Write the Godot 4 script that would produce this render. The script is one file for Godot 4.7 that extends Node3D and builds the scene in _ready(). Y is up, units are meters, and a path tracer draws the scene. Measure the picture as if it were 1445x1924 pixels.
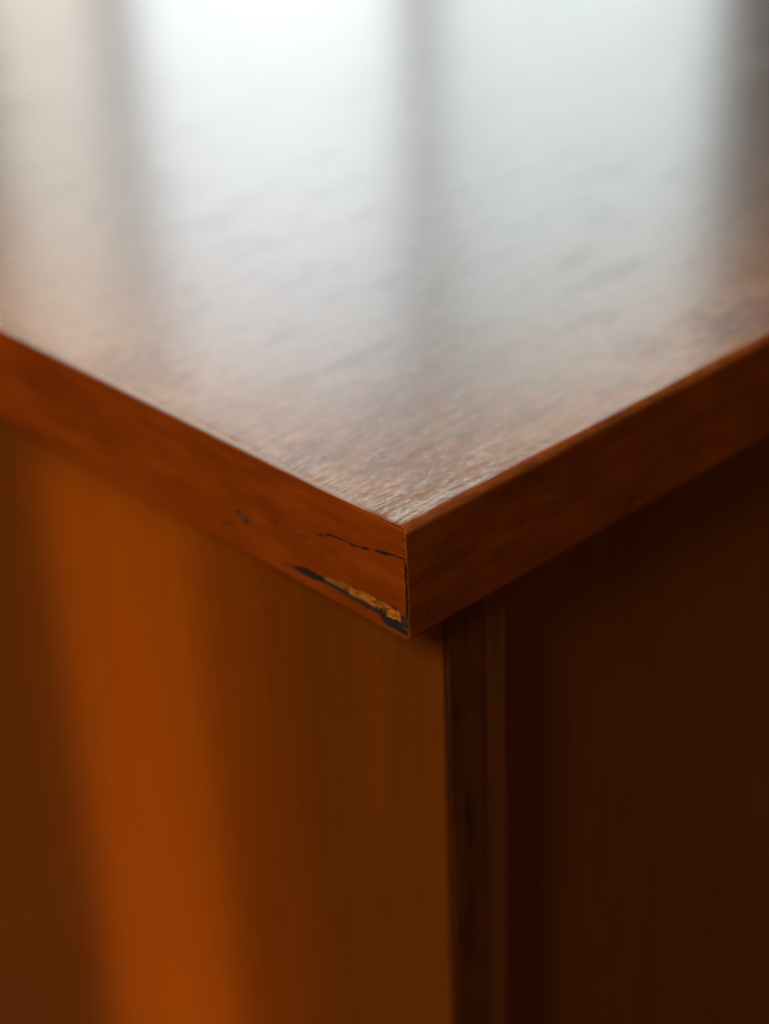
extends Node3D
# The worn corner of a varnished wooden cabinet, close up, with a window mirrored in its top.
# Millimetre work is done in the cabinet's own frame: the corner of the top is the origin,
# +X runs along the front edge, -Z along the left edge, y is up; the top lies TOP metres above the floor.

const TOP := 0.75
const BASE := Vector3(0.40, 0.0, -0.25)      # middle of the cabinet's footprint
const T := 25.0                              # thickness of the top, mm
const WIDE := 0.80
const DEEP := 0.50
const WINDOW_TURN := 42.9                    # degrees from -Z towards +X
const WINDOW_FAR := 2.4

var rng := RandomNumberGenerator.new()
var noise := FastNoiseLite.new()
var M := {}

func _ready() -> void:
	rng.seed = 20417
	noise.seed = 11
	noise.noise_type = FastNoiseLite.TYPE_SIMPLEX_SMOOTH
	noise.fractal_octaves = 3
	view_and_light()
	materials()
	setting()
	cabinet()
	window()
	added_panel_light()
	band_light()
	fill_lamp()

# ------------------------------------------------------------------ camera, air, light
func view_and_light() -> void:
	var cam := Camera3D.new()
	cam.name = "camera"
	var r := Vector3(0.72096, -0.03569, 0.69205).normalized()
	var b := Vector3(-0.58557, 0.50266, 0.63596).normalized()
	var u := b.cross(r).normalized()
	cam.transform = Transform3D(Basis(r, u, b), Vector3(-0.20868, 0.1809 + TOP, 0.22152))
	var lens := CameraAttributesPhysical.new()
	lens.frustum_near = 0.02
	lens.frustum_far = 30.0
	lens.frustum_focal_length = 12.0 / tan(deg_to_rad(29.731 / 2.0))
	lens.frustum_focus_distance = 0.357
	lens.exposure_aperture = lens.frustum_focal_length / 11.0
	cam.attributes = lens
	add_child(cam)
	cam.fov = 29.731
	cam.near = 0.02
	cam.far = 30.0
	cam.current = true
	print("fov ", cam.fov)
	var env := Environment.new()
	env.background_mode = Environment.BG_COLOR
	env.background_color = Color(0.045, 0.027, 0.012).linear_to_srgb()
	env.tonemap_mode = Environment.TONE_MAPPER_LINEAR
	env.tonemap_exposure = 1.0
	env.sdfgi_enabled = true
	env.ssao_enabled = true
	env.ssil_enabled = true
	var we := WorldEnvironment.new()
	we.name = "world_environment"
	we.environment = env
	add_child(we)

func area(parent: Node3D, at: Vector3, turn: Vector3, size: Vector2, radiance: float, color: Color) -> void:
	var l := AreaLight3D.new()
	l.name = "area_light"
	l.area_size = size
	l.light_color = color.linear_to_srgb()
	l.light_energy = radiance * size.x * size.y / PI
	l.set("area_normalize_energy", true)
	l.set("area_range", 6.0)
	l.shadow_enabled = true
	l.position = at
	l.rotation_degrees = turn
	parent.add_child(l, true)

# ------------------------------------------------------------------ small tools
func tag(o: Node, label: String, category: String, kind := "") -> void:
	if label != "":
		o.set_meta("label", label)
	if category != "":
		o.set_meta("category", category)
	if kind != "":
		o.set_meta("kind", kind)

func thing(called: String, at: Vector3, label: String, category: String) -> Node3D:
	var o := Node3D.new()
	o.name = called
	o.position = at
	tag(o, label, category)
	add_child(o, true)
	return o

func put(called: String, mesh: Mesh, mat: Material, parent: Node, at := Vector3.ZERO) -> MeshInstance3D:
	var o := MeshInstance3D.new()
	o.name = called
	o.mesh = mesh
	o.material_override = mat
	o.position = at
	parent.add_child(o, true)
	return o

# a box with chamfered edges, u along grain_axis so that the wood runs the right way; sizes in metres, uv in metres
func board(lo: Vector3, hi: Vector3, c: float, grain_axis: int) -> ArrayMesh:
	var st := SurfaceTool.new()
	st.begin(Mesh.PRIMITIVE_TRIANGLES)
	var mid := (lo + hi) / 2.0
	var half := (hi - lo) / 2.0
	for ax in 3:
		var a1 := (ax + 1) % 3
		var a2 := (ax + 2) % 3
		for sg in [-1.0, 1.0]:
			# main face
			var q: Array[Vector3] = []
			for k in [[-1, -1], [1, -1], [1, 1], [-1, 1]]:
				var p := Vector3.ZERO
				p[ax] = sg * half[ax]
				p[a1] = k[0] * (half[a1] - c)
				p[a2] = k[1] * (half[a2] - c)
				q.append(p)
			var n := Vector3.ZERO
			n[ax] = sg
			quad(st, q, [n, n, n, n], mid, ax, grain_axis)
			# chamfers between this axis and the next
			for sh in [-1.0, 1.0]:
				var n2 := Vector3.ZERO
				n2[a1] = sh
				var e: Array[Vector3] = []
				for k in [[0, -1], [0, 1], [1, 1], [1, -1]]:
					var p := Vector3.ZERO
					p[ax] = sg * (half[ax] - (c if k[0] == 1 else 0.0))
					p[a1] = sh * (half[a1] - (c if k[0] == 0 else 0.0))
					p[a2] = k[1] * (half[a2] - c)
					e.append(p)
				quad(st, e, [n, n, n2, n2], mid, ax, grain_axis)
	return st.commit()

func quad(st: SurfaceTool, q: Array[Vector3], n: Array, mid: Vector3, ax: int, grain_axis: int) -> void:
	var face := (q[1] - q[0]).cross(q[2] - q[0])
	var order := [0, 1, 2, 0, 2, 3] if face.dot(n[0] + n[2]) < 0.0 else [0, 2, 1, 0, 3, 2]
	for i in order:
		var p: Vector3 = q[i] + mid
		var o1 := (grain_axis + 1) % 3
		var o2 := (grain_axis + 2) % 3
		st.set_normal(n[i])
		st.set_uv(Vector2(p[grain_axis], p[o1] if ax == o2 else p[o2]))
		st.add_vertex(p)

# a grid of points (rows of nu); one mesh for every class of cell; uv per point
func field(p: PackedVector3Array, uv: PackedVector2Array, nu: int, nv: int, cls: PackedByteArray, outward: Vector3) -> Array:
	var nrm := PackedVector3Array()
	nrm.resize(p.size())
	for j in nv:
		for i in nu:
			var a := p[j * nu + mini(i + 1, nu - 1)] - p[j * nu + maxi(i - 1, 0)]
			var b := p[mini(j + 1, nv - 1) * nu + i] - p[maxi(j - 1, 0) * nu + i]
			var n := a.cross(b).normalized()
			nrm[j * nu + i] = n
	var total := Vector3.ZERO
	for n in nrm:
		total += n
	var flip := total.dot(outward) < 0.0
	if flip:
		for k in nrm.size():
			nrm[k] = -nrm[k]
	var out := []
	for c in 3:
		var seen := PackedInt32Array()
		seen.resize(p.size())
		seen.fill(-1)
		var vv := PackedVector3Array()
		var vn := PackedVector3Array()
		var vu := PackedVector2Array()
		var idx := PackedInt32Array()
		for j in nv - 1:
			for i in nu - 1:
				if cls[j * nu + i] != c:
					continue
				var q := [j * nu + i, j * nu + i + 1, (j + 1) * nu + i + 1, (j + 1) * nu + i]
				for k in q:
					if seen[k] < 0:
						seen[k] = vv.size()
						vv.append(p[k])
						vn.append(nrm[k])
						vu.append(uv[k])
				# clockwise seen from outside
				var order := [0, 2, 1, 0, 3, 2] if not flip else [0, 1, 2, 0, 2, 3]
				for k in order:
					idx.append(seen[q[k]])
		if idx.is_empty():
			out.append(null)
			continue
		var arr := []
		arr.resize(Mesh.ARRAY_MAX)
		arr[Mesh.ARRAY_VERTEX] = vv
		arr[Mesh.ARRAY_NORMAL] = vn
		arr[Mesh.ARRAY_TEX_UV] = vu
		arr[Mesh.ARRAY_INDEX] = idx
		var am := ArrayMesh.new()
		am.add_surface_from_arrays(Mesh.PRIMITIVE_TRIANGLES, arr)
		out.append(am)
	return out

func near_line(p: Vector2, line: Array) -> float:
	var best := 1e9
	for k in line.size() - 1:
		best = minf(best, p.distance_to(Geometry2D.get_closest_point_to_segment(p, line[k], line[k + 1])))
	return best

func level(line: Array, s: float) -> float:      # height of a polyline whose x falls, at x = s
	for k in line.size() - 1:
		var a: Vector2 = line[k]
		var b: Vector2 = line[k + 1]
		if s <= a.x and s >= b.x:
			return lerpf(a.y, b.y, (a.x - s) / maxf(a.x - b.x, 1e-6))
	return NAN

# ------------------------------------------------------------------ materials
func streaks(w: int, h: int, along: int, frequency: float, sd: int) -> PackedFloat32Array:   # values 0..1, long in x
	var f := FastNoiseLite.new()
	f.seed = sd
	f.noise_type = FastNoiseLite.TYPE_SIMPLEX_SMOOTH
	f.frequency = frequency
	f.fractal_octaves = 4
	f.fractal_gain = 0.6
	var im := f.get_seamless_image(maxi(w / along, 4), h)
	im.convert(Image.FORMAT_RF)
	im.resize(w, h, Image.INTERPOLATE_CUBIC)
	return im.get_data().to_float32_array()

func to_srgb(x: float) -> float:
	return 12.92 * x if x < 0.0031308 else 1.055 * pow(x, 1.0 / 2.4) - 0.055

func wood_picture(n: int, sd: int, contrast: float, mottle := 0.0) -> ImageTexture:     # a tint around white, streaked along u
	var a := streaks(n, n, 24, 0.035, sd)
	var b := streaks(n, n, 10, 0.006, sd + 7)
	var c := streaks(n, n, 12, 0.16, sd + 13)
	var e := streaks(n, n, 3, 0.012, sd + 19)
	var data := PackedByteArray()
	data.resize(n * n * 3)
	var lut := PackedByteArray()
	lut.resize(1025)
	for k in 1025:
		lut[k] = int(clampf(to_srgb(k / 1024.0) * 255.0, 0, 255))
	for k in n * n:
		var v := 0.72 + contrast * ((a[k] - 0.5) * 0.7 + (b[k] - 0.5) * 0.9 + (c[k] - 0.5) * 0.45) + mottle * (e[k] - 0.5)
		var dark := maxf(0.0, 0.34 - c[k]) * contrast * 1.2
		v = clampf(v - dark, 0.05, 1.0)
		data[k * 3] = lut[int(v * 1024.0)]
		data[k * 3 + 1] = lut[int(clampf(v * (0.84 + 0.26 * v), 0.0, 1.0) * 1024.0)]
		data[k * 3 + 2] = lut[int(clampf(v * (0.75 + 0.35 * v), 0.0, 1.0) * 1024.0)]
	return ImageTexture.create_from_image(Image.create_from_data(n, n, false, Image.FORMAT_RGB8, data))

func wood(albedo: Color, rough: float, tex: Texture2D, size: float) -> StandardMaterial3D:
	var m := StandardMaterial3D.new()
	m.albedo_color = albedo.linear_to_srgb()
	m.albedo_texture = tex
	m.roughness = rough
	m.uv1_scale = Vector3(1.0 / size, 1.0 / size, 1.0)
	return m

func plain(albedo: Color, rough: float) -> StandardMaterial3D:
	var m := StandardMaterial3D.new()
	m.albedo_color = albedo.linear_to_srgb()
	m.roughness = rough
	return m

# colour, relief and gloss of the worn varnish on the top: 0.40 m square, u along +X, v along -Z
const TOP_SIZE := 0.40
# dull brown patches where the varnish is worn through: x, z, half length, half width in mm, strength
const PATCHES := [[25.5, 10.4, 4.5, 1.6, 1.0], [16.0, 11.6, 7.0, 1.9, 0.9], [21.0, 9.3, 3.0, 1.2, 0.8], [12.0, 20.0, 6.0, 3.5, 0.75], [19.0, 24.0, 7.0, 3.0, 0.6], [8.0, 34.0, 7.0, 6.0, 0.7], [24.0, 34.0, 8.0, 4.0, 0.5], [45.0, 13.0, 9.0, 3.0, 0.5],
	[118.0, 10.0, 16.0, 9.0, 1.0], [90.0, 18.5, 9.0, 5.0, 0.35], [69.0, 7.7, 8.0, 3.0, 0.3], [7.0, 92.0, 9.0, 14.0, 0.6], [10.0, 60.0, 8.0, 7.0, 0.3], [33.0, 42.0, 7.0, 4.0, 0.35]]

func top_pictures() -> Array:
	var n := 2048
	var mm := n / (TOP_SIZE * 1000.0)               # pixels per millimetre
	var grain := streaks(n, n, 40, 0.11, 3)
	var fine := streaks(n, n, 14, 0.24, 5)
	var peel := streaks(n, n, 2, 0.034, 9)
	var blot := streaks(n, n, 4, 0.020, 15)
	var cloud := streaks(n, n, 2, 0.05, 23)
	var worn := PackedFloat32Array()                  # 0..1, dull and brown
	worn.resize(n * n)
	for q in PATCHES:
		var reach: float = maxf(q[2], q[3]) * 1.6
		for jj in range(int((q[1] - reach) * mm), int((q[1] + reach) * mm)):
			for ii in range(int((q[0] - reach) * mm), int((q[0] + reach) * mm)):
				var k := posmod(jj, n) * n + posmod(ii, n)
				var d := Vector2((ii / mm - q[0]) / q[2], (jj / mm - q[1]) / q[3]).length() + (cloud[k] - 0.5) * 1.1 + (grain[k] - 0.5) * 0.4
				worn[k] = maxf(worn[k], q[4] * (1.0 - smoothstep(0.55, 1.15, d)))
	var h := PackedFloat32Array()
	h.resize(n * n)
	for k in n * n:
		h[k] = (grain[k] - 0.5) * 0.0036 + (fine[k] - 0.5) * 0.0036 + (peel[k] - 0.5) * 0.008
	# scuffs: scratches with their bright glints painted in pale; most run with the grain and lie near the corner
	var pale := PackedFloat32Array()
	pale.resize(n * n)
	for k in 2600:
		var where := rng.randf()
		var x := 0.0
		var z := 0.0
		if where < 0.42:
			x = absf(rng.randfn(0.0, 32.0))
			z = absf(rng.randfn(0.0, 30.0))
		elif where < 0.51:                                # a scuffed fringe beside the left edge
			x = 0.6 + absf(rng.randfn(0.0, 3.6))
			z = rng.randf_range(1.0, 46.0)
		elif where < 0.59:                                # and along the front edge
			x = absf(rng.randfn(0.0, 26.0))
			z = 1.9 + absf(rng.randfn(0.0, 2.4))
		else:
			x = rng.randf() * 150.0
			z = rng.randf() * 150.0
		var long := rng.randf_range(0.5, 2.2) if rng.randf() < 0.8 else rng.randf_range(2.5, 8.0)
		var turn := rng.randfn(0.0, 0.05) if rng.randf() < 0.93 else rng.randf_range(-1.4, 1.4)
		var wide := rng.randf_range(0.10, 0.26)
		var much := pow(rng.randf(), 1.8)
		scratch(pale, n, mm, x, z, long, turn, wide, 0.2 + 0.8 * much)
		scratch(h, n, mm, x, z, long, turn, wide, (0.003 + 0.012 * much) * (1.0 if rng.randf() < 0.6 else -1.0))
	for q in [[27.2, 16.0, 1.2, 1.5, 0.25, 1.0], [26.0, 16.6, 1.6, 0.1, 0.25, 0.8], [24.4, 14.2, 1.6, 0.1, 0.26, 1.0], [11.9, 14.3, 0.5, 0.0, 0.3, 1.0], [2.6, 2.5, 4.4, 0.02, 0.22, 1.0], [6.0, 2.7, 5.0, 0.03, 0.16, 0.9], [13.0, 3.0, 9.0, 0.02, 0.16, 0.7], [16.0, 4.6, 12.0, 0.02, 0.16, 0.6], [22.0, 2.6, 14.0, 0.01, 0.2, 0.6]]:
		scratch(pale, n, mm, q[0], q[1], q[2], q[3], q[4], q[5])
	var data := PackedByteArray()
	data.resize(n * n * 3)
	var color := PackedByteArray()
	color.resize(n * n * 3)
	var rough := PackedByteArray()
	rough.resize(n * n)
	var lut := PackedByteArray()
	lut.resize(1025)
	for k in 1025:
		lut[k] = int(clampf(to_srgb(k / 1024.0) * 255.0, 0, 255))
	var step := 1.0 / (2.0 / mm)
	for j in n:
		var up := ((j + n - 1) % n) * n
		var down := ((j + 1) % n) * n
		var z := j / mm
		for i in n:
			var k := j * n + i
			var gx := (h[j * n + (i + 1) % n] - h[j * n + (i + n - 1) % n]) * step
			var gy := (h[down + i] - h[up + i]) * step
			var inv := 1.0 / sqrt(1.0 + gx * gx + gy * gy)
			data[k * 3] = int(clampf((-gx * inv * 0.5 + 0.5) * 255.0 + 0.5, 0, 255))
			data[k * 3 + 1] = int(clampf((gy * inv * 0.5 + 0.5) * 255.0 + 0.5, 0, 255))
			data[k * 3 + 2] = int(clampf((inv * 0.5 + 0.5) * 255.0 + 0.5, 0, 255))
			var p := minf(pale[k], 1.0)
			var w := worn[k] * (1.0 - 0.7 * p)
			var r := 0.17 + (grain[k] - 0.5) * 0.10 + clampf((blot[k] - 0.55) * 0.3, 0.0, 0.05) + 0.08 * w + 0.15 * p
			rough[k] = int(clampf(r, 0.10, 0.9) * 255.0)
			var v := clampf(1.0 + (grain[k] - 0.5) * 0.55 + (fine[k] - 0.5) * 0.35 + (cloud[k] - 0.5) * 0.6 + (blot[k] - 0.5) * 0.3, 0.3, 1.6)
			# worn, more orange arrises
			var x := i / mm
			var edge := maxf(1.0 - smoothstep(1.1, 2.2, z + (blot[k] - 0.5) * 1.5), 1.0 - smoothstep(0.3, 1.0, x + (cloud[k] - 0.5) * 0.8))
			# light falling off from the edges inwards, painted into the colour
			var light_fall := exp(-pow(minf(x, z) * (1.0 + (blot[k] - 0.5) * 0.5) / 40.0, 1.5))
			v *= lerpf(0.26, 1.12, light_fall)
			var red := lerpf(lerpf(0.58, 0.40, w), 0.46, edge) * v
			var green := lerpf(lerpf(0.245, 0.125, w), 0.105, edge) * v
			var blue := lerpf(lerpf(0.075, 0.022, w), 0.015, edge) * v
			var rim := smoothstep(7.0, 16.0, z) * (1.0 - smoothstep(0.45, 1.5, x + (fine[k] - 0.5) * 1.2 + (cloud[k] - 0.5) * 0.9))
			p = maxf(p * 0.85 * (1.0 - 0.85 * edge), 0.75 * rim)
			color[k * 3] = lut[int(clampf(lerpf(red, 0.86, p), 0.0, 1.0) * 1024.0)]
			color[k * 3 + 1] = lut[int(clampf(lerpf(green, 0.72, p), 0.0, 1.0) * 1024.0)]
			color[k * 3 + 2] = lut[int(clampf(lerpf(blue, 0.66, p), 0.0, 1.0) * 1024.0)]
	return [ImageTexture.create_from_image(Image.create_from_data(n, n, false, Image.FORMAT_RGB8, data)),
		ImageTexture.create_from_image(Image.create_from_data(n, n, false, Image.FORMAT_L8, rough)),
		ImageTexture.create_from_image(Image.create_from_data(n, n, false, Image.FORMAT_RGB8, color))]

func scratch(h: PackedFloat32Array, n: int, mm: float, x: float, z: float, long: float, turn: float, wide: float, deep: float) -> void:
	var c := cos(turn)
	var s := sin(turn)
	var reach := (long / 2.0 + wide * 2.0)
	var x0 := int((x - reach * absf(c) - wide * 2.0) * mm)
	var x1 := int((x + reach * absf(c) + wide * 2.0) * mm)
	var z0 := int((z - reach * absf(s) - wide * 2.0) * mm)
	var z1 := int((z + reach * absf(s) + wide * 2.0) * mm)
	for j in range(z0, z1 + 1):
		for i in range(x0, x1 + 1):
			var dx := i / mm - x
			var dz := j / mm - z
			var a := absf(dx * c + dz * s) / (long / 2.0)
			var b := (dz * c - dx * s) / wide
			if a > 1.0 or absf(b) > 2.0:
				continue
			var k := posmod(j, n) * n + posmod(i, n)
			h[k] = h[k] + deep * exp(-b * b * 1.5) * (1.0 - a * a)

func materials() -> void:
	var tops := top_pictures()
	var fine := wood_picture(1024, 31, 0.42)
	var calm := wood_picture(1024, 58, 0.20)
	var mottled := wood_picture(1024, 67, 0.30, 0.40)
	var broad := wood_picture(1024, 77, 0.55)
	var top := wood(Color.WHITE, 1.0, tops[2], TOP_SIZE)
	top.roughness_texture = tops[1]
	top.roughness_texture_channel = BaseMaterial3D.TEXTURE_CHANNEL_RED
	top.normal_enabled = true
	top.normal_texture = tops[0]
	top.normal_scale = 1.0
	top.clearcoat_enabled = true
	top.clearcoat = 0.5
	top.clearcoat_roughness = 0.42
	M.top = top
	M.left_strip = wood(Color(0.54, 0.083, 0.002), 0.38, mottled, 0.16)
	M.front_strip = wood(Color(0.56, 0.10, 0.004), 0.40, mottled, 0.13)
	M.left_strip.metallic_specular = 0.3
	M.front_strip.metallic_specular = 0.35
	M.side = wood(Color(0.38, 0.079, 0.002), 0.10, calm, 0.24)
	M.side.uv1_offset = Vector3(0.3, 0.45, 0.0)
	M.shade_lip = wood(Color(0.25, 0.058, 0.003), 0.40, wood_picture(512, 5, 0.7, 0.8), 0.09)  # dark tone paints the shaded half of the panel's front edge
	M.light_bead = wood(Color(0.40, 0.10, 0.003), 0.35, fine, 0.20)  # lighter tone paints the brighter half of that edge
	M.door = wood(Color(0.50, 0.125, 0.003), 0.42, calm, 0.30)
	M.body = wood(Color(0.26, 0.05, 0.006), 0.5, broad, 0.4)
	M.bare = wood(Color(0.85, 0.26, 0.028), 0.55, wood_picture(512, 5, 1.3, 1.9), 0.011)
	M.bare.metallic_specular = 0.25
	M.cavity = plain(Color(0.045, 0.034, 0.023), 0.45)
	M.core = plain(Color(0.05, 0.03, 0.015), 0.8)
	M.floor = wood(Color(0.20, 0.09, 0.035), 0.45, broad, 0.5)
	M.wall = plain(Color(0.22, 0.13, 0.09), 0.9)
	M.frame = plain(Color(0.50, 0.54, 0.56), 0.5)
	M.black = plain(Color(0.02, 0.02, 0.02), 0.5)

func glow(c: Color, strength: float) -> StandardMaterial3D:
	var m := StandardMaterial3D.new()
	m.albedo_color = Color(0.02, 0.02, 0.02)
	m.roughness = 0.6
	m.emission_enabled = true
	m.emission = c.linear_to_srgb()
	m.emission_energy_multiplier = strength
	return m

# ------------------------------------------------------------------ setting
func setting() -> void:
	var f := put("floor", board(Vector3(-2.5, -0.04, -3.2), Vector3(3.5, 0.0, 2.0), 0.002, 0), M.floor, self)
	tag(f, "dark brown wooden floor under the cabinet", "", "structure")

# ------------------------------------------------------------------ the cabinet
const UPPER := [Vector2(37.8, 22.35), Vector2(33.7, 21.9), Vector2(28.8, 20.5), Vector2(24.8, 20.3), Vector2(18.5, 19.1), Vector2(11.0, 18.4), Vector2(5.1, 18.8), Vector2(3.0, 18.3), Vector2(1.9, 19.2), Vector2(-0.5, 19.8)]
const LOWER := [Vector2(37.8, 22.45), Vector2(33.7, 22.3), Vector2(29.4, 22.5), Vector2(26.5, 22.35), Vector2(22.6, 21.7), Vector2(17.2, 22.0), Vector2(11.2, 22.3), Vector2(7.9, 22.1), Vector2(6.5, 23.6), Vector2(4.1, 23.6), Vector2(2.1, 23.8), Vector2(-0.5, 24.0)]
const CRACK_A := [Vector2(45.2, 14.07), Vector2(40.2, 13.7), Vector2(35.3, 13.6), Vector2(30.5, 13.5), Vector2(25.8, 13.15)]
const CRACK_B := [Vector2(26.4, 11.2), Vector2(24.1, 11.0), Vector2(20.6, 9.6), Vector2(17.9, 9.4), Vector2(14.9, 9.4), Vector2(11.9, 8.85), Vector2(10.1, 8.35)]
const CRACK_C := [Vector2(8.15, 7.9), Vector2(6.0, 7.57), Vector2(3.8, 7.0), Vector2(0.3, 6.5)]
const HOLE := [Vector2(48.9, 16.0), Vector2(48.0, 16.7), Vector2(46.6, 16.9)]
const FAINT := [Vector2(57.1, 21.5), Vector2(54.4, 21.0), Vector2(50.8, 18.95)]

# depth (mm) of the damage at (s along the left edge, t down its face), and what shows there: 0 varnish, 1 bare wood, 2 cavity
func left_damage(s: float, t: float) -> Vector2:
	var p := Vector2(s, t)
	var wob := noise.get_noise_2d(s * 14.0, t * 26.0)
	if s < 38.0 and t > 17.0:
		var a := level(UPPER, s)
		var b := level(LOWER, s)
		a += 0.22 * wob + 0.20 * noise.get_noise_2d(s * 60.0, 7.0)
		if not is_nan(a) and t > a and t < b:
			var v := (t - a) / maxf(b - a, 0.01)
			var open := 1.0
			if s > 27.0:
				open = 0.0                              # only a dark slit at the far end
			elif s > 24.5:
				open = clampf((27.0 - s) / 9.0, 0.0, 1.0) * 0.5
			var lip := 0.93 if s > 8.5 else (0.62 + 0.02 * s if s > 1.2 else 0.36 + 0.2 * s)
			var from := lerpf(a, b, lip * open)
			var pale := 0.3 + 0.7 * (t - a) / maxf(b - a, 0.3) + 0.35 * noise.get_noise_2d(s * 22.0 + 90.0, t * 60.0) + 0.25 * absf(noise.get_noise_2d(s * 50.0, t * 90.0))
			var rim := smoothstep(0.0, 0.18, t - a)
			if t < from:
				return Vector2(pale * rim, 1.0)
			var inside := minf(b - t, t - from + 0.2)
			return Vector2(lerpf(0.05, 2.0, smoothstep(0.0, 0.3, inside)), 2.0 if inside > 0.05 else 0.0)
	var deep := 0.0
	var c := 0.0
	if t < 20.0 and s < 60.0:
		var d := near_line(p, CRACK_A)
		deep = maxf(deep, 0.35 * (1.0 - smoothstep(0.03, 0.30, d)))
		if d < 0.055 + 0.07 * noise.get_noise_1d(s * 20.0):
			return Vector2(0.9, 2.0)
		d = near_line(p, CRACK_B) + 0.09 * wob
		var w := 0.09 + 0.22 * noise.get_noise_1d(s * 30.0 + 40.0)
		if d < w:
			return Vector2(1.3, 2.0)
		deep -= 0.10 * exp(-pow((d - maxf(w, 0.0) - 0.12) / 0.22, 2.0))
		d = near_line(p, CRACK_C) + 0.05 * wob
		w = 0.06 + 0.20 * exp(-pow((s - 6.2) / 1.6, 2.0))
		if d < w:
			return Vector2(1.3, 2.0)
		if near_line(p, HOLE) < 0.75 - 0.1 * absf(s - 48.2):
			return Vector2(1.2, 2.0)
		d = Vector2((s - 43.7) / 0.7, (t - 8.9) / 1.5).length()
		deep = maxf(deep, 0.12 * (1.0 - smoothstep(0.2, 1.0, d)))
		if Vector2(s - 2.6, t - 12.6).length() < 0.13:
			return Vector2(0.12, 1.0)
	if s > 49.0 and s < 60.0 and t > 17.0:
		deep = maxf(deep, 0.5 * (1.0 - smoothstep(0.1, 0.4, near_line(p, FAINT))))
	# the arris at the corner: worn pale near the top, opened below
	if s < 0.5:
		var open_from := 6.6
		if t > open_from:
			if s < 0.12 + 0.12 * noise.get_noise_1d(t * 34.0):
				return Vector2(1.6, 2.0)
		elif t < 6.2 and s < 0.2 + 0.12 * noise.get_noise_1d(t * 50.0):
			return Vector2(0.35 - s, 1.0 if noise.get_noise_1d(t * 70.0 + 60.0) > -0.3 and s < 0.14 else 0.0)
	return Vector2(deep, c)

func front_damage(s: float, t: float) -> Vector2:
	if Vector2((s - 5.6) / 0.55, (t - 21.3) / 0.28).length() < 1.0:
		return Vector2(0.15, 1.0)
	var d := Vector2((s - 67.0) / 1.6, (t - 22.7) / 1.2).length()
	var deep := 0.25 * (1.0 - smoothstep(0.1, 1.0, d))
	if s < 0.9 and t > 6.4 and t < 22.5:
		var w := 0.42 * smoothstep(6.4, 8.0, t) * (1.0 - 0.6 * smoothstep(17.0, 22.5, t)) + 0.14 * noise.get_noise_1d(t * 30.0 + 200.0) + 0.08 * noise.get_noise_1d(t * 110.0)
		if s < w:
			return Vector2(1.8, 2.0)
	if s < 0.35 and t <= 6.4:
		return Vector2(0.3 * (1.0 - s / 0.35), 0.0)
	return Vector2(deep, 0.0)

func steps(parts: Array) -> PackedFloat32Array:     # [[to, step], ...] from 0
	var out := PackedFloat32Array([parts[0][0]])
	for k in range(1, parts.size()):
		var from := out[out.size() - 1]
		var n := int(ceil((parts[k][0] - from) / parts[k][1]))
		for i in n:
			out.append(lerpf(from, parts[k][0], (i + 1.0) / n))
	return out

# a strip that edges the top. side 0: along -Z (left), 1: along +X (front)
func strip(side: int) -> Array:
	var long := (DEEP if side == 0 else WIDE) * 1000.0
	var us := steps([[0.0], [1.2, 0.1], [40.0, 0.16], [62.0, 0.3], [110.0, 1.5], [long, 20.0]]) if side == 0 else steps([[0.0], [1.2, 0.1], [8.0, 0.25], [80.0, 0.8], [120.0, 1.5], [long, 20.0]])
	var first := 0.45 if side == 0 else 0.9
	var round_top := 0.5 if side == 0 else 0.7
	var vs := steps([[0.0], [1.0, 0.1], [17.0, 0.17], [24.2, 0.085], [25.0, 0.1]]) if side == 0 else steps([[0.0], [2.0, 0.14], [24.0, 0.3], [25.0, 0.1]])
	var rows: Array[Vector2] = []                    # (inset, down) of the profile
	rows.append(Vector2(2.5, first))
	rows.append(Vector2(1.4, first))
	for t in vs:
		var d := first + t * (T - first) / 25.0
		var inset := 0.0
		if d < first + round_top:
			var q := 1.0 - (d - first) / round_top
			inset = round_top * (1.0 - sqrt(maxf(0.0, 1.0 - q * q)))
		if d > T - 0.8:
			var q := (d - T + 0.8) / 0.8
			inset = 0.8 * (1.0 - sqrt(maxf(0.0, 1.0 - q * q)))
		rows.append(Vector2(inset, d))
	rows.append(Vector2(4.0, T))
	var nu := us.size()
	var nv := rows.size()
	var p := PackedVector3Array()
	var uv := PackedVector2Array()
	var kind := PackedByteArray()
	for r in nv:
		for i in nu:
			var inset := rows[r].x
			var t := rows[r].y
			var s := maxf(us[i], 0.0)
			var dm := left_damage(s, t) if side == 0 else front_damage(s, t)
			if r < 2 or r == nv - 1:
				dm = Vector2.ZERO
			# mitred at the corner, which is slightly rounded
			var bend := (1.0 - clampf(s / 0.8, 0.0, 1.0)) * PI / 4.0
			var along := s
			if s < 0.8:
				along = 0.8 * (1.0 - sin(bend)) + inset * (1.0 - s / 0.8)
			var wave := 0.05 * noise.get_noise_2d(s * 1.3 + side * 500.0, t * 2.0)
			var x := inset + dm.x + wave * clampf(s, 0.0, 1.0) + 0.8 * (1.0 - cos(bend))
			if side == 0:
				p.append(Vector3(x, -t, -along) / 1000.0)
			else:
				p.append(Vector3(along, -t, -x) / 1000.0)
			uv.append(Vector2(s / 1000.0 + side * 0.053, t / 1000.0 + side * 0.031))
			kind.append(int(dm.y))
	var cls := PackedByteArray()
	cls.resize(nu * nv)
	for r in nv - 1:
		for i in nu - 1:
			var count := [0, 0, 0]
			for k in [kind[r * nu + i], kind[r * nu + i + 1], kind[(r + 1) * nu + i], kind[(r + 1) * nu + i + 1]]:
				count[k] += 1
			cls[r * nu + i] = 2 if count[2] >= 2 else (1 if count[1] + count[2] >= 2 else 0)
	return field(p, uv, nu, nv, cls, Vector3(-1, 0, 0) if side == 0 else Vector3(0, 0, 1))

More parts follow.
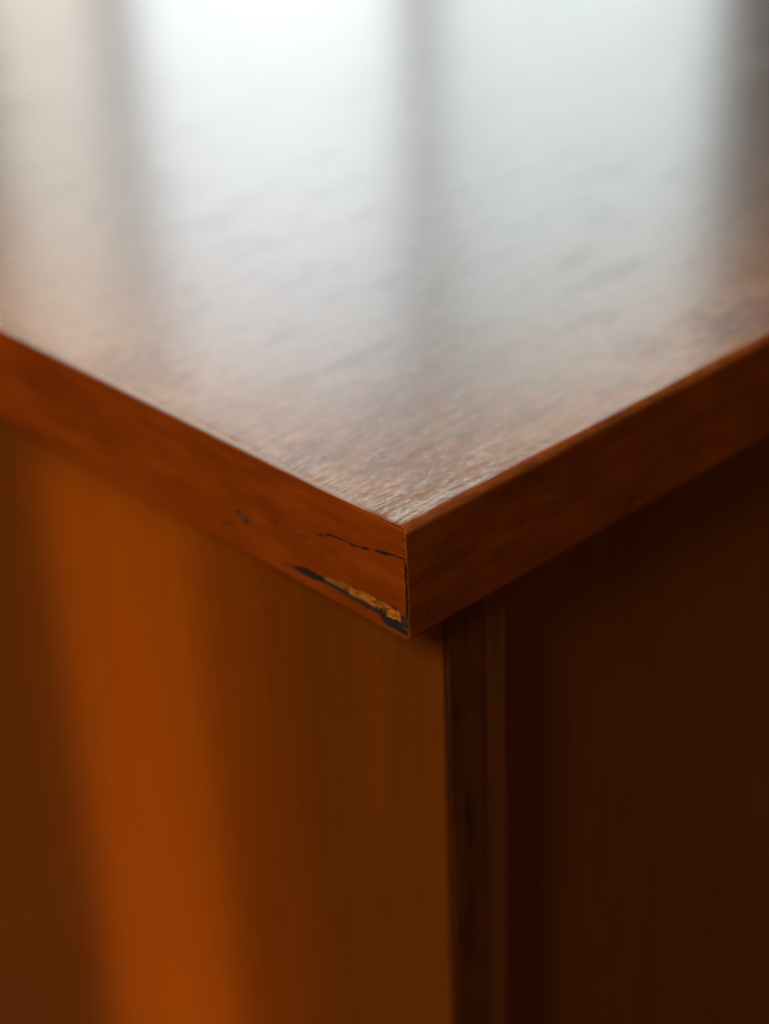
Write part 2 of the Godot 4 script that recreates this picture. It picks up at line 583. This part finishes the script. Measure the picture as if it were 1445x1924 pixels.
func top_sheet() -> ArrayMesh:
	var xs := steps([[0.0], [3.0, 0.12], [12.0, 0.6], [130.0, 4.0], [WIDE * 1000.0, 30.0]])
	var zs := steps([[0.0], [3.0, 0.12], [12.0, 0.6], [130.0, 4.0], [DEEP * 1000.0, 30.0]])
	var nu := xs.size()
	var nv := zs.size()
	var p := PackedVector3Array()
	var uv := PackedVector2Array()
	for z in zs:
		for x in xs:
			var ra := 0.75 + 0.30 * noise.get_noise_1d(z * 6.0) + 0.25 * noise.get_noise_1d(z * 28.0)
			var rb := 1.9 + 0.5 * noise.get_noise_1d(x * 2.2 + 300.0) + 0.2 * noise.get_noise_1d(x * 18.0 + 300.0)
			var px := 0.15 + 0.5 * exp(-z / 7.0) + x * (1.0 - 0.5 / 800.0)
			var pz := 0.10 + z
			var y := -drop(px - 0.1, ra) - drop(pz, rb) - 0.10 * pow(maxf(0.0, 1.0 - px / 3.0), 2.0)
			p.append(Vector3(px, y, -pz) / 1000.0)
			uv.append(Vector2(x, z) / 1000.0)
	var cls := PackedByteArray()
	cls.resize(nu * nv)
	return field(p, uv, nu, nv, cls, Vector3.UP)[0]

func drop(d: float, r: float) -> float:
	if d >= r:
		return 0.0
	var q := 1.0 - d / r
	return r * (1.0 - sqrt(maxf(0.0, 1.0 - q * q))) * 0.8

func cabinet() -> void:
	var c := thing("wooden_cabinet", BASE, "reddish brown varnished wooden cabinet with a chipped and cracked top corner", "cabinet")
	var o := Vector3(0, TOP, 0) - BASE
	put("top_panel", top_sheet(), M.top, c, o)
	put("top_core", board(Vector3(0.0042, -0.0248, -DEEP), Vector3(WIDE, -0.0022, -0.0042), 0.0003, 0), M.core, c, o)
	var l := strip(0)
	var left := put("edge_strip", l[0], M.left_strip, c, o)
	left.set_meta("label", "cracked edge strip with a splintered lower corner")
	if l[1]:
		var w := put("splintered_wood", l[1], M.bare, left)
		w.set_meta("label", "pale bare wood where the varnish broke away")
	if l[2]:
		put("crack", l[2], M.cavity, left)
	var f := strip(1)
	var front := put("edge_strip", f[0], M.front_strip, c, o)
	front.set_meta("label", "shaded edge strip along the front")
	if f[1]:
		put("nick", f[1], M.bare, front)
	if f[2]:
		put("open_joint", f[2], M.cavity, front)
	var low := -TOP + 0.06
	put("side_panel", board(Vector3(0.012, low, -DEEP + 0.01), Vector3(0.0235, -0.0249, -0.0033), 0.0009, 1), M.side, c, o)
	put("shade_lipping", board(Vector3(0.0132, low, -0.0031), Vector3(0.0234, -0.0249, -0.0026), 0.0002, 1), M.shade_lip, c, o)  # thin piece added to carry the painted shade
	put("light_bead", board(Vector3(0.02345, low, -0.03), Vector3(0.0306, -0.0249, -0.0028), 0.0008, 1), M.light_bead, c, o)  # piece coloured lighter for the light along the inner edge
	put("door", board(Vector3(0.0325, low + 0.004, -0.029), Vector3(WIDE - 0.032, -0.028, -0.0105), 0.0018, 1), M.door, c, o)
	put("side_panel", board(Vector3(WIDE - 0.030, low, -DEEP + 0.01), Vector3(WIDE - 0.012, -0.0249, -0.003), 0.0008, 1), M.side, c, o)
	put("back_panel", board(Vector3(0.03, low, -DEEP + 0.012), Vector3(WIDE - 0.031, -0.0249, -DEEP + 0.02), 0.0005, 1), M.body, c, o)
	put("bottom_panel", board(Vector3(0.029, low, -DEEP + 0.021), Vector3(WIDE - 0.031, low + 0.003, -0.03), 0.0005, 0), M.body, c, o)
	put("plinth", board(Vector3(0.02, -TOP + 0.001, -DEEP + 0.02), Vector3(WIDE - 0.02, low - 0.0005, -0.03), 0.002, 0), M.body, c, o)

# ------------------------------------------------------------------ what lights it and is mirrored in it
func window() -> void:
	var az := deg_to_rad(WINDOW_TURN)
	var eye := Vector3(-0.209, 0, 0.2215)
	var at := eye + Vector3(sin(az), 0, -cos(az)) * WINDOW_FAR
	var w := thing("window", at, "tall window of two bright panes and a beige blind behind the cabinet", "window")
	w.rotation.y = -az
	var y0 := 0.92
	var y1 := TOP + 1.12
	# wall round the opening
	var x0 := -0.54
	var x1 := 0.475
	for b in [[Vector3(-1.4, 0.0, -0.12), Vector3(x0, 2.6, 0.0)], [Vector3(x1, 0.0, -0.12), Vector3(1.4, 2.6, 0.0)], [Vector3(x0 + 0.001, 0.0, -0.12), Vector3(x1 - 0.001, y0, -0.001)], [Vector3(x0 + 0.001, y1, -0.12), Vector3(x1 - 0.001, 2.6, -0.001)]]:
		var s := put("wall", board(b[0], b[1], 0.002, 0), M.wall, self, at)
		s.rotation.y = -az
		tag(s, "brown wall round the window", "", "structure")
	var bars := [x0 + 0.022, -0.324, 0.0586, x1 - 0.012]
	for x in bars:
		put("frame", board(Vector3(x - 0.022, y0 + 0.031, -0.06), Vector3(x + 0.022, y1 - 0.031, -0.004), 0.003, 1), M.frame, w)
	put("sill", board(Vector3(x0 + 0.002, y0 + 0.001, -0.07), Vector3(x1 - 0.002, y0 + 0.03, 0.03), 0.003, 0), M.frame, w)
	put("frame", board(Vector3(x0 + 0.002, y1 - 0.03, -0.06), Vector3(x1 - 0.002, y1 - 0.001, -0.002), 0.003, 0), M.frame, w)
	var shine := [[Color(1.0, 0.95, 0.85), 4.0, "blind"], [Color(0.93, 1.0, 1.03), 5.7, "pane"], [Color(0.89, 1.0, 1.0), 4.6, "pane"]]
	for k in 3:
		var a: float = bars[k] + 0.023
		var b: float = bars[k + 1] - 0.023
		put(shine[k][2], board(Vector3(a, y0 + 0.032, -0.05), Vector3(b, y1 - 0.032, -0.044), 0.001, 1), glow(shine[k][0], 0.8), w)
		# the sky outside grows brighter from the sill upwards
		var low := y0 + 0.033
		var tall := (y1 - y0 - 0.066) / 4.0
		for n in 4:
			area(w, Vector3((a + b) / 2.0, low + tall * (n + 0.5), -0.038), Vector3(0, 180, 0), Vector2(b - a, tall), shine[k][1] * [0.60, 0.71, 0.80, 0.74][n] - 0.8, shine[k][0])

func band_light() -> void:  # unseen glowing column, added so the side panel mirrors a bright band
	var l := thing("added_light_column", Vector3(-0.24, 0, -0.488), "added orange light column, unseen, for the glowing band on the side panel", "band_light")
	var warm := Color(1.0, 0.15, 0.004)
	put("glow_column", board(Vector3(-0.055, 0.03, -0.067), Vector3(0.0, 0.47, 0.067), 0.004, 1), glow(warm, 0.3), l)
	put("base", board(Vector3(-0.06, 0.0, -0.072), Vector3(0.005, 0.029, 0.072), 0.003, 0), M.black, l)
	area(l, Vector3(0.003, 0.25, 0.0), Vector3(0, -90, 0), Vector2(0.127, 0.43), 1.25, warm)

func fill_lamp() -> void:  # unseen lamp added to fill the left faces with light
	var at := Vector3(-1.75, 0, 0.30)
	var l := thing("added_fill_lamp", at, "added square fill lamp on a black tripod, unseen, left of the cabinet", "lamp")
	var up := 2.3
	var aim := Vector3(0.0, TOP, -0.05) - (at + Vector3(0, up, 0))
	var head := Node3D.new()
	head.name = "lamp_head"
	head.position = Vector3(0, up, 0)
	head.basis = Basis.looking_at(aim)
	l.add_child(head)
	put("housing", board(Vector3(-0.42, -0.42, 0.0), Vector3(0.42, 0.42, 0.10), 0.01, 0), M.black, head)
	put("diffuser", board(Vector3(-0.40, -0.40, -0.006), Vector3(0.40, 0.40, -0.001), 0.001, 0), glow(Color(1.0, 0.93, 0.82), 0.8), head)
	area(head, Vector3(0, 0, -0.012), Vector3.ZERO, Vector2(0.8, 0.8), 11.0, Color(1.0, 0.93, 0.82))
	put("pole", board(Vector3(-0.012, 0.25, -0.012), Vector3(0.012, up, 0.012), 0.003, 1), M.black, l)
	for k in 3:
		var leg := put("leg", board(Vector3(-0.008, -0.01, 0.0), Vector3(0.008, 0.006, 0.56), 0.003, 2), M.black, l, Vector3(0, 0.42, 0))
		leg.basis = Basis(Vector3.UP, TAU * k / 3.0 + 0.4) * Basis(Vector3.RIGHT, 0.83)

func added_panel_light() -> void:  # unseen panel added to light the top and its left arris
	var l := thing("added_panel_light", Vector3(0.53, TOP + 1.36, -1.80), "added white panel light, unseen, above the far side of the cabinet", "lamp")
	var white := Color(1.0, 0.95, 0.88)
	put("housing", board(Vector3(-0.62, 0.0, -0.32), Vector3(0.62, 0.05, 0.32), 0.006, 0), M.frame, l)
	put("diffuser", board(Vector3(-0.6, -0.006, -0.3), Vector3(0.6, -0.001, 0.3), 0.001, 0), glow(white, 0.8), l)
	for x in [-0.5, 0.5]:
		put("hanger", board(Vector3(x - 0.004, 0.05, -0.004), Vector3(x + 0.004, 0.5, 0.004), 0.001, 1), M.black, l)
	area(l, Vector3(0, -0.012, 0), Vector3(-90, 0, 0), Vector2(1.2, 0.6), 4.5, white)
